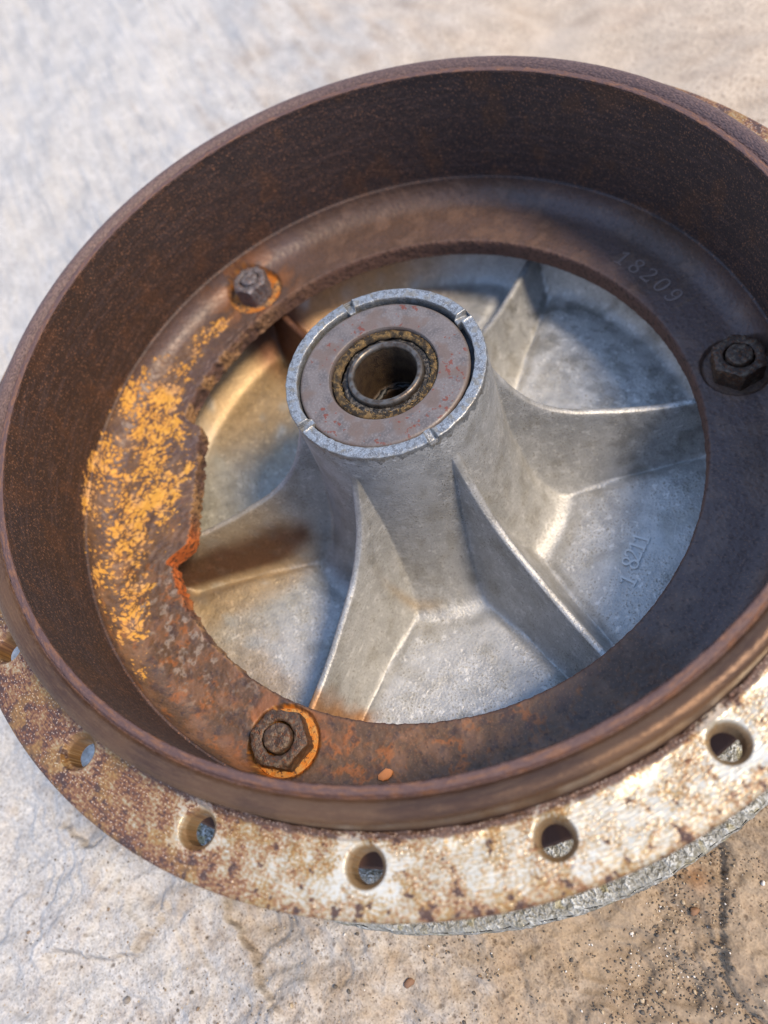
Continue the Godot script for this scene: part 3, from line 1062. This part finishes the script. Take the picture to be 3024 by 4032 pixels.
# ---------------------------------------------------------------- boss
func build_boss(hub: Node3D) -> void:
	# rim of the bearing housing with four staked slots
	var prof := [Vector2(0.2568, -0.105), Vector2(0.2575, -0.085), Vector2(0.2575, -0.076), Vector2(0.2565, -0.0725), Vector2(0.254, -0.071), Vector2(0.248, -0.0708), Vector2(0.240, -0.0708), Vector2(0.233, -0.071), Vector2(0.2285, -0.0715), Vector2(0.2268, -0.0735), Vector2(0.2265, -0.08), Vector2(0.2265, -0.10), Vector2(0.2265, -0.14)]
	var p := PackedVector3Array()
	var cols := 900
	for i in prof.size():
		var q: Vector2 = prof[i]
		for j in cols + 1:
			var th := 360.0 * j / cols
			var a := deg_to_rad(th)
			var r := q.x
			var h := q.y
			for s in [88.0, 6.5, -170.0, -87.0]:
				var d := adiff(th, s) * deg_to_rad(1.0) * 0.24
				var k := sst(0.0125, 0.008, absf(d))
				var lipk := exp(-pow((absf(d) - 0.0135) / 0.004, 2.0))
				if h > -0.09:
					h -= 0.014 * k * (0.45 + 0.55 * sst(0.230, 0.25, r)) * sst(-0.09, -0.078, q.y)
					h += 0.003 * lipk
				if i >= 7: r -= 0.010 * k
			var nb := n_blob.get_noise_3d(r * cos(a), r * sin(a), h)
			h += nb * 0.0012
			r += n_mid.get_noise_2d(cos(a) * 0.9, sin(a) * 0.9) * 0.0012
			p.append(pt(r, th, h))
	var rim_mat := grain_material("scuffed_alloy", scuffed_alloy, 320, 0.03, 0.012)
	var rim := put(hub, "bearing_housing_rim", mesh_of([grid_arrays(p, prof.size(), cols + 1, true, PackedVector2Array(), PackedColorArray())]), rim_mat)
	rim.set_meta("label", "scuffed alloy ring staked at four points")
	# grey retainer disc, a touch off centre so that a dark gap opens on one side
	var off := Vector2(-0.0042, -0.0010)
	var disc := crisp([Vector2(0.2185, -0.13), Vector2(0.2185, -0.084), Vector2(0.212, -0.0795), Vector2(0.142, -0.0795), Vector2(0.1385, -0.083), Vector2(0.1385, -0.13)], 0.0025)
	put(hub, "retainer_disc", mesh_of([lathe(disc, 240, 0.0, off)]), grain_material("retainer_steel", retainer_steel, 512, 0.05, 0.006)).set_meta("label", "flat grey steel disc flecked with red rust")
	# gap floor: old grease
	put(hub, "grease_bed", mesh_of([lathe([Vector2(0.235, -0.100), Vector2(0.225, -0.101), Vector2(0.214, -0.100)], 160, 0.006)]), plain("grease", Color(0.045, 0.04, 0.035), 0.45))
	# felt seal
	var felt := []
	for i in 15:
		var t := PI * i / 14.0
		felt.append(Vector2(0.1265 + 0.0115 * cos(t), -0.098 + 0.010 * sin(t)))
	var fs := put(hub, "felt_seal", mesh_of([lathe(felt, 300, 0.002, off * 0.3)]), grain_material("felt", felt_paint, 256, 0.02, 0.05))
	fs.set_meta("label", "tan felt ring blackened with grease")
	build_fuzz(fs)
	put(hub, "dust_ring", mesh_of([lathe(crisp([Vector2(0.1165, -0.13), Vector2(0.116, -0.105), Vector2(0.112, -0.101), Vector2(0.098, -0.100), Vector2(0.094, -0.12)], 0.003), 200, 0.004)]), grain_material("greasy_ring", greasy, 256, 0.02, 0.04))
	# spindle sleeve: rounded bright mouth, brown bore with a greasy shoulder
	var sl := [Vector2(0.0985, -0.16), Vector2(0.0985, -0.10)]
	for i in 13:
		var t := PI * i / 12.0
		sl.append(Vector2(0.0893 + 0.0092 * cos(t), -0.094 + 0.0110 * sin(t)))
	var sleeve := put(hub, "spindle_sleeve", mesh_of([lathe(sl, 160)]), grain_material("worn_steel", worn_steel, 256, 0.025, 0.004))
	sleeve.set_meta("label", "bright rounded mouth of the spindle sleeve")
	var bore := [Vector2(0.0801, -0.094), Vector2(0.0796, -0.12), Vector2(0.0795, -0.16), Vector2(0.0795, -0.20), Vector2(0.0795, -0.235), Vector2(0.0785, -0.240), Vector2(0.071, -0.243), Vector2(0.063, -0.243), Vector2(0.060, -0.246), Vector2(0.060, -0.32), Vector2(0.060, -0.50), Vector2(0.060, -0.79)]
	put(sleeve, "bore", mesh_of([lathe(bore, 120, 0.0015)]), grain_material("bore_rust", bore_paint, 256, 0.03, 0.03)).set_meta("label", "dark brown bore of the sleeve")
	var gr := []
	for i in 9:
		var t := PI * i / 8.0
		gr.append(Vector2(0.069 + 0.0065 * cos(t), -0.244 + 0.007 * sin(t)))
	put(sleeve, "grease_bead", mesh_of([lathe(gr, 120, 0.008)]), plain("wet_grease", Color(0.03, 0.03, 0.03), 0.5))

func build_fuzz(parent: Node3D) -> void:
	# stray fibres standing off the felt
	var st := SurfaceTool.new()
	st.begin(Mesh.PRIMITIVE_TRIANGLES)
	for i in 900:
		var th := rng.randf() * 360.0
		var t := rng.randf_range(0.15, 0.95) * PI
		var b := pt(0.1265 + 0.0112 * cos(t), th, -0.098 + 0.0098 * sin(t))
		var dir := Vector3(rng.randf_range(-1, 1), rng.randf_range(0.2, 1.0), rng.randf_range(-1, 1)).normalized()
		var tip := b + dir * rng.randf_range(0.004, 0.010) * S
		var w := dir.cross(Vector3(rng.randf_range(-1, 1), rng.randf_range(-1, 1), rng.randf_range(-1, 1))).normalized() * 0.0006 * S
		st.set_normal(Vector3.UP)
		st.add_vertex(b - w)
		st.add_vertex(tip)
		st.add_vertex(b + w)
	var f := put(parent, "felt_fibres", st.commit(), plain("felt_fibre", Color(0.62, 0.50, 0.30), 0.9))
	f.set_meta("kind", "stuff")

func scuffed_alloy(x: float, y: float) -> Array:
	var a := torus4(x, y, n_mid, 1.4)
	var f := torus4(x, y, n_fine, 0.9)
	var c := Color(0.57, 0.575, 0.575).lerp(Color(0.43, 0.43, 0.43), sst(-0.2, 0.5, a))
	c = c.lerp(Color(0.76, 0.77, 0.77), sst(0.2, 0.6, f) * 0.7)
	c = c.lerp(Color(0.55, 0.50, 0.42), sst(0.25, 0.5, torus4(x, y, n_mid, 0.6)) * 0.5)
	return [c, clampf(0.5 + a * 0.3 + f * 0.3, 0, 1), 0.42 + a * 0.1, 0.6]

func retainer_steel(x: float, y: float) -> Array:
	var a := torus4(x, y, n_mid, 0.8)
	var f := torus4(x, y, n_fine, 1.0)
	var b := torus4(x, y, n_blob, 1.1)
	var c := Color(0.42, 0.385, 0.365).lerp(Color(0.345, 0.32, 0.31), sst(-0.3, 0.8, a))
	c = c.lerp(Color(0.50, 0.47, 0.455), sst(0.1, 0.5, f) * 0.5)
	c = c.lerp(Color(0.40, 0.33, 0.285), sst(0.0, 0.45, torus4(x, y, n_mid, 0.45)) * 0.7)
	var spot := sst(0.40, 0.50, b * 0.75 + f * 0.14 + 0.35 * torus4(x, y, n_mid, 0.35))
	c = c.lerp(Color(0.40, 0.17, 0.12), spot * 0.75)
	return [c, clampf(0.5 + f * 0.25 + spot * 0.2, 0, 1), clampf(0.46 + a * 0.08 + spot * 0.25, 0, 1), 0.15 * (1.0 - spot)]

func felt_paint(x: float, y: float) -> Array:
	var a := torus4(x, y, n_mid, 0.8)
	var f := torus4(x, y, n_fine, 1.4)
	var c := Color(0.43, 0.335, 0.20).lerp(Color(0.56, 0.46, 0.29), sst(-0.2, 0.5, f))
	c = c.lerp(Color(0.09, 0.075, 0.06), sst(-0.35, 0.2, a + f * 0.35) * 0.85)
	return [c, clampf(0.5 + f * 0.5, 0, 1), 0.95, 0.0]

func greasy(x: float, y: float) -> Array:
	var a := torus4(x, y, n_mid, 1.2)
	var f := torus4(x, y, n_fine, 1.0)
	var c := Color(0.10, 0.09, 0.085).lerp(Color(0.40, 0.37, 0.33), sst(0.0, 0.4, a + f * 0.3))
	return [c, clampf(0.5 + f * 0.4 + a * 0.2, 0, 1), 0.5, 0.1]

func worn_steel(x: float, y: float) -> Array:
	var a := torus4(x, y, n_mid, 0.9)
	var f := torus4(x, y, n_fine, 1.0)
	var c := Color(0.40, 0.385, 0.36).lerp(Color(0.27, 0.235, 0.20), sst(-0.2, 0.3, a))
	c = c.lerp(Color(0.50, 0.30, 0.20), sst(0.3, 0.6, f) * 0.4)
	return [c, clampf(0.5 + f * 0.3, 0, 1), 0.40 + a * 0.12 + f * 0.08, 0.65]

func bore_paint(x: float, y: float) -> Array:
	var a := torus4(x, y, n_mid, 1.0)
	var f := torus4(x, y, n_fine, 1.2)
	var c := Color(0.24, 0.185, 0.13).lerp(Color(0.17, 0.12, 0.09), sst(-0.2, 0.4, a))
	c = c.lerp(Color(0.42, 0.32, 0.18), sst(0.2, 0.5, f) * 0.5)
	return [c, clampf(0.5 + f * 0.4, 0, 1), 0.6, 0.15]

# ---------------------------------------------------------------- nuts on the three studs
func build_nuts(hub: Node3D) -> void:
	var paints := [nut_grey, nut_rust, nut_rust]
	var labels := ["grey hexagon nut with worn bright edges in an orange seat", "rust-brown hexagon nut without an orange ring, beside the number cast in the drum", "rust-brown hexagon nut ringed with bright orange rust"]
	var turns := [12.0, 4.0, 24.0]
	var sizes := [0.062, 0.074, 0.0785]
	var talls := [0.076, 0.066, 0.062]
	for i in 3:
		var at := pt(BOLTS[i][0], BOLTS[i][1], FLOOR_H - 0.017)
		var m := grain_material("nut_" + ["grey", "brown", "rusty"][i], paints[i], 256, 0.018, 0.03)
		var nut := put(hub, "nut", hex_mesh(sizes[i], talls[i], turns[i], 0.040, i), m)
		nut.position = at
		nut.set_meta("label", labels[i])
		var stud := put(nut, "stud", stud_mesh(sizes[i] * 0.48, 0.010, talls[i] + 0.007, i), m)
		stud.set_meta("label", "worn round end of the stud")
		# plain washer under the nut
		var w := PackedVector3Array()
		var prof := [Vector2(0.086, 0.0), Vector2(0.0865, 0.006), Vector2(0.0845, 0.0085), Vector2(0.070, 0.009), Vector2(0.040, 0.009)]
		for q in prof:
			for j in 49:
				var a := TAU * j / 48.0
				w.append(Vector3(q.x * cos(a), q.y + n_mid.get_noise_2d(cos(a) + i, sin(a)) * 0.002, -q.x * sin(a)) * S)
		if i == 2:
			var wm := grain_material("washer_rust", washer_rust, 256, 0.02, 0.04)
			put(nut, "washer", mesh_of([grid_arrays(w, prof.size(), 49, true, PackedVector2Array(), PackedColorArray())]), wm).set_meta("label", "bright orange rusted washer")

func hex_mesh(rad: float, tall: float, turn: float, hole: float, s: int) -> ArrayMesh:
	# rings from the bottom edge up the flats, over the chamfer and in to the thread
	var rows := [[1.0, 0.0], [1.0, 0.25], [1.0, 0.5], [1.0, 0.72], [1.0, 0.80], [0.995, 0.86], [0.96, 0.93], [0.93, 0.965], [0.89, 0.985], [0.82, 1.0], [0.72, 1.0], [0.62, 0.998], [0.56, 0.985], [0.53, 0.93]]
	var p := PackedVector3Array()
	var n := 96
	for row in rows:
		for j in n + 1:
			var a := TAU * j / n
			var k := fposmod(rad_to_deg(a) - turn, 60.0) - 30.0
			var hexr := 0.866 / cos(deg_to_rad(k))          # share of the corner radius
			hexr = minf(hexr, 0.985)
			var f: float = row[0]
			var y: float = row[1]
			# the chamfer cone cuts corners lower than flats
			var rr: float = minf(hexr, f) if f > 0.80 else f
			if f > 0.80 and f >= hexr:
				y = minf(y, 1.0 - maxf(0.0, hexr - 0.84) * 0.75)
			elif f > 0.80:
				y = 1.0 - maxf(0.0, f - 0.84) * 0.75
			var v := Vector3(rr * rad * cos(a), y * tall, -rr * rad * sin(a))
			var d := n_blob.get_noise_3d(v.x * 2.0 + s * 9.0, v.y * 2.0, v.z * 2.0) * 0.0045
			v += Vector3(cos(a), 0.5, -sin(a)) * d
			p.append(v * S)
	return mesh_of([grid_arrays(p, rows.size(), n + 1, true, PackedVector2Array(), PackedColorArray())])

func stud_mesh(rad: float, base: float, tall: float, s: int) -> ArrayMesh:
	var rows := [[1.0, base], [1.0, tall - 0.018], [1.0, tall - 0.010], [0.95, tall - 0.003], [0.86, tall], [0.6, tall + 0.001], [0.3, tall + 0.001], [0.02, tall]]
	var p := PackedVector3Array()
	for row in rows:
		for j in 49:
			var a := TAU * j / 48.0
			var v := Vector3(row[0] * rad * cos(a), row[1], -row[0] * rad * sin(a))
			var d := n_blob.get_noise_3d(v.x * 2.5 + s * 5.0, v.y * 2.5, v.z * 2.5) * 0.004
			v.y += d * (1.0 if row[1] > tall - 0.012 else 0.0)
			p.append(v * S)
	return mesh_of([grid_arrays(p, rows.size(), 49, true, PackedVector2Array(), PackedColorArray())])

func nut_paint(x: float, y: float, base: Color, light: Color, rust: Color, k: float) -> Array:
	var a := torus4(x, y, n_mid, 0.8)
	var f := torus4(x, y, n_fine, 0.7)
	var c := base.lerp(light, sst(0.05, 0.45, a) * 0.7)
	c = c.lerp(rust, sst(0.15 - k, 0.55 - k, torus4(x, y, n_blob, 0.7)) * 0.8)
	c = c.lerp(base * 0.6, sst(0.3, 0.6, f) * 0.6)
	return [c, clampf(0.5 + f * 0.3 + a * 0.25, 0, 1), clampf(0.52 + a * 0.15, 0, 1), 0.35]

func nut_grey(x: float, y: float) -> Array:
	return nut_paint(x, y, Color(0.38, 0.36, 0.37), Color(0.58, 0.56, 0.58), Color(0.58, 0.37, 0.25), 0.0)

func nut_rust(x: float, y: float) -> Array:
	return nut_paint(x, y, Color(0.30, 0.24, 0.20), Color(0.52, 0.45, 0.37), Color(0.46, 0.26, 0.14), 0.10)

func washer_rust(x: float, y: float) -> Array:
	var a := torus4(x, y, n_mid, 0.8)
	var f := torus4(x, y, n_fine, 0.8)
	var c := Color(0.76, 0.46, 0.16).lerp(Color(0.72, 0.52, 0.28), sst(-0.2, 0.3, a))
	c = c.lerp(Color(0.28, 0.18, 0.13), sst(0.25, 0.5, torus4(x, y, n_blob, 0.6)) * 0.8)
	return [c, clampf(0.5 + f * 0.4 + a * 0.3, 0, 1), 0.85, 0.0]

# ---------------------------------------------------------------- cast numbers
func letters(parent: Node3D, called: String, text: String, size: float, at: Vector3, along: Vector3, mat: Material, thick := 0.006) -> void:
	var f := SystemFont.new()
	f.font_names = PackedStringArray(["Droid Serif"])
	var t := TextMesh.new()
	t.text = text
	t.font = f
	t.font_size = 64
	t.pixel_size = size * S / 46.0
	t.depth = thick * S
	t.curve_step = 1.0
	var o := put(parent, called, t, mat)
	var x := along.normalized()
	var z := Vector3.UP
	var y := z.cross(x).normalized()
	o.transform = Transform3D(Basis(x, y, z), at)

func build_numbers(hub: Node3D) -> void:
	var alloy := plain("alloy_number", Color(0.76, 0.755, 0.74), 0.42, 0.3)
	var dull := plain("drum_number", Color(0.47, 0.40, 0.37), 0.52, 0.1)
	# 1 8211 cast in the alloy pocket, running anticlockwise with its feet outwards
	var chars := ["1", "8", "2", "1", "1"]
	var ths := [-58.4, -53.9, -51.4, -49.0, -46.6]
	var rads := [0.660, 0.645, 0.643, 0.645, 0.649]
	for i in 5:
		var th: float = ths[i]
		var r: float = rads[i]
		var a := deg_to_rad(th)
		letters(hub, "cast_digit", chars[i], 0.0225, pt(r, th, shell_h(r, th) + 0.0020), Vector3(-sin(a), 0, -cos(a)).lerp(Vector3(0.85, 0, -0.52), 0.3), alloy)
	var dig := ["1", "8", "2", "0", "9"]
	for i in 5:
		var th := lerpf(16.5, 2.5, i / 4.0)
		var a := deg_to_rad(th)
		letters(hub, "drum_digit", dig[i], 0.052, pt(0.872, th, FLOOR_H + 0.0005), Vector3(sin(a), 0, cos(a)), dull, 0.004)

# ---------------------------------------------------------------- loose bits
func lump(s: int, squash: float) -> ArrayMesh:
	var sp := SphereMesh.new()
	sp.radius = 1.0
	sp.height = 2.0
	sp.radial_segments = 9
	sp.rings = 5
	var arr := sp.get_mesh_arrays()
	var v: PackedVector3Array = arr[Mesh.ARRAY_VERTEX]
	for i in v.size():
		var d := 1.0 + 0.55 * n_big.get_noise_3d(v[i].x * 0.5 + s * 13.0, v[i].y * 0.5, v[i].z * 0.5)
		v[i] = v[i] * d * Vector3(1.0, squash, 0.8)
	var out := []
	out.resize(Mesh.ARRAY_MAX)
	out[Mesh.ARRAY_VERTEX] = v
	out[Mesh.ARRAY_INDEX] = arr[Mesh.ARRAY_INDEX]
	var st := SurfaceTool.new()
	st.create_from_arrays(out)
	st.generate_normals()
	return st.commit()

func build_small_things() -> void:
	# grit in the hollow and scattered over the slab
	var spots := []
	var tries := 0
	while spots.size() < 4200 and tries < 60000:
		tries += 1
		var q := Vector2(rng.randf_range(-2.0, 0.5), rng.randf_range(-1.75, -0.4))
		if q.length() < 1.16: continue
		var want := 0.035
		if q.y < -1.0 and q.x > -0.5: want = 0.05 + gutter(q) * 0.9
		want += 0.30 * sst(0.25, 0.5, n_mid.get_noise_2d(q.x * 0.7 + 3.0, q.y * 0.7)) * sst(-1.3, -0.4, q.x)
		if rng.randf() < want: spots.append(q)
	var mm := MultiMesh.new()
	mm.transform_format = MultiMesh.TRANSFORM_3D
	mm.use_colors = true
	mm.mesh = lump(1, 0.7)
	mm.instance_count = spots.size()
	for i in spots.size():
		var q: Vector2 = spots[i]
		var sz := rng.randf_range(0.0012, 0.0034) * (1.0 if rng.randf() < 0.93 else 1.9)
		var b := Basis.from_euler(Vector3(rng.randf_range(-0.5, 0.5), rng.randf() * TAU, rng.randf_range(-0.5, 0.5))).scaled(Vector3.ONE * sz * S)
		mm.set_instance_transform(i, Transform3D(b, Vector3(q.x, ground_height(q) + sz * 0.45, -q.y) * S))
		var pick := rng.randf()
		var c := Color(0.10, 0.085, 0.07)
		if pick > 0.5: c = Color(0.20, 0.14, 0.09)
		if pick > 0.75: c = Color(0.42, 0.33, 0.22)
		if pick > 0.95: c = Color(0.65, 0.61, 0.55)
		mm.set_instance_color(i, c)
	var g := MultiMeshInstance3D.new()
	g.name = "grit"
	g.multimesh = mm
	var gm := plain("grit", Color.WHITE, 0.85)
	gm.vertex_color_use_as_albedo = true
	g.material_override = gm
	g.set_meta("kind", "stuff")
	g.set_meta("label", "dark sandy grit caught in the hollows of the paving")
	g.set_meta("category", "grit")
	add_child(g)
	# a few larger stones and chips
	var stones := [
		[Vector2(-1.446, -0.885), 0.011, Color(0.22, 0.19, 0.16), "grey brown pebble lying alone on the pale paving"],
		[Vector2(-0.685, -1.177), 0.014, Color(0.20, 0.11, 0.065), "flat red brown stone chip on the buff paving"],
		[Vector2(0.058, -1.235), 0.008, Color(0.06, 0.055, 0.05), "black pebble at the top of the gritty hollow"],
		[Vector2(0.045, -1.335), 0.012, Color(0.24, 0.13, 0.07), "brown pebble in the middle of the gritty hollow"],
	]
	for i in stones.size():
		var s: Array = stones[i]
		var o := put(self, "pebble", lump(4 + i * 3, 0.6), plain("pebble_stone", (s[2] as Color).linear_to_srgb(), 0.8))
		o.scale = Vector3.ONE * s[1] * S
		o.position = Vector3(s[0].x, ground_height(s[0]) + s[1] * 0.35, -s[0].y) * S
		o.set_meta("label", s[3])
		o.set_meta("category", "pebble")
		o.set_meta("group", "pebbles on the paving")
	# flake of rust lying on the drum floor
	var fl := put(self, "rust_flake", lump(30, 0.25), plain("orange_flake", Color(0.78, 0.50, 0.30), 0.85))
	fl.scale = Vector3(0.019, 0.014, 0.016) * S
	fl.position = Vector3(-0.459, FLOOR_H + 0.004 - GROUND_H, 0.787) * S
	fl.set_meta("label", "small orange flake of rust lying loose on the drum floor")
	fl.set_meta("category", "rust flake")
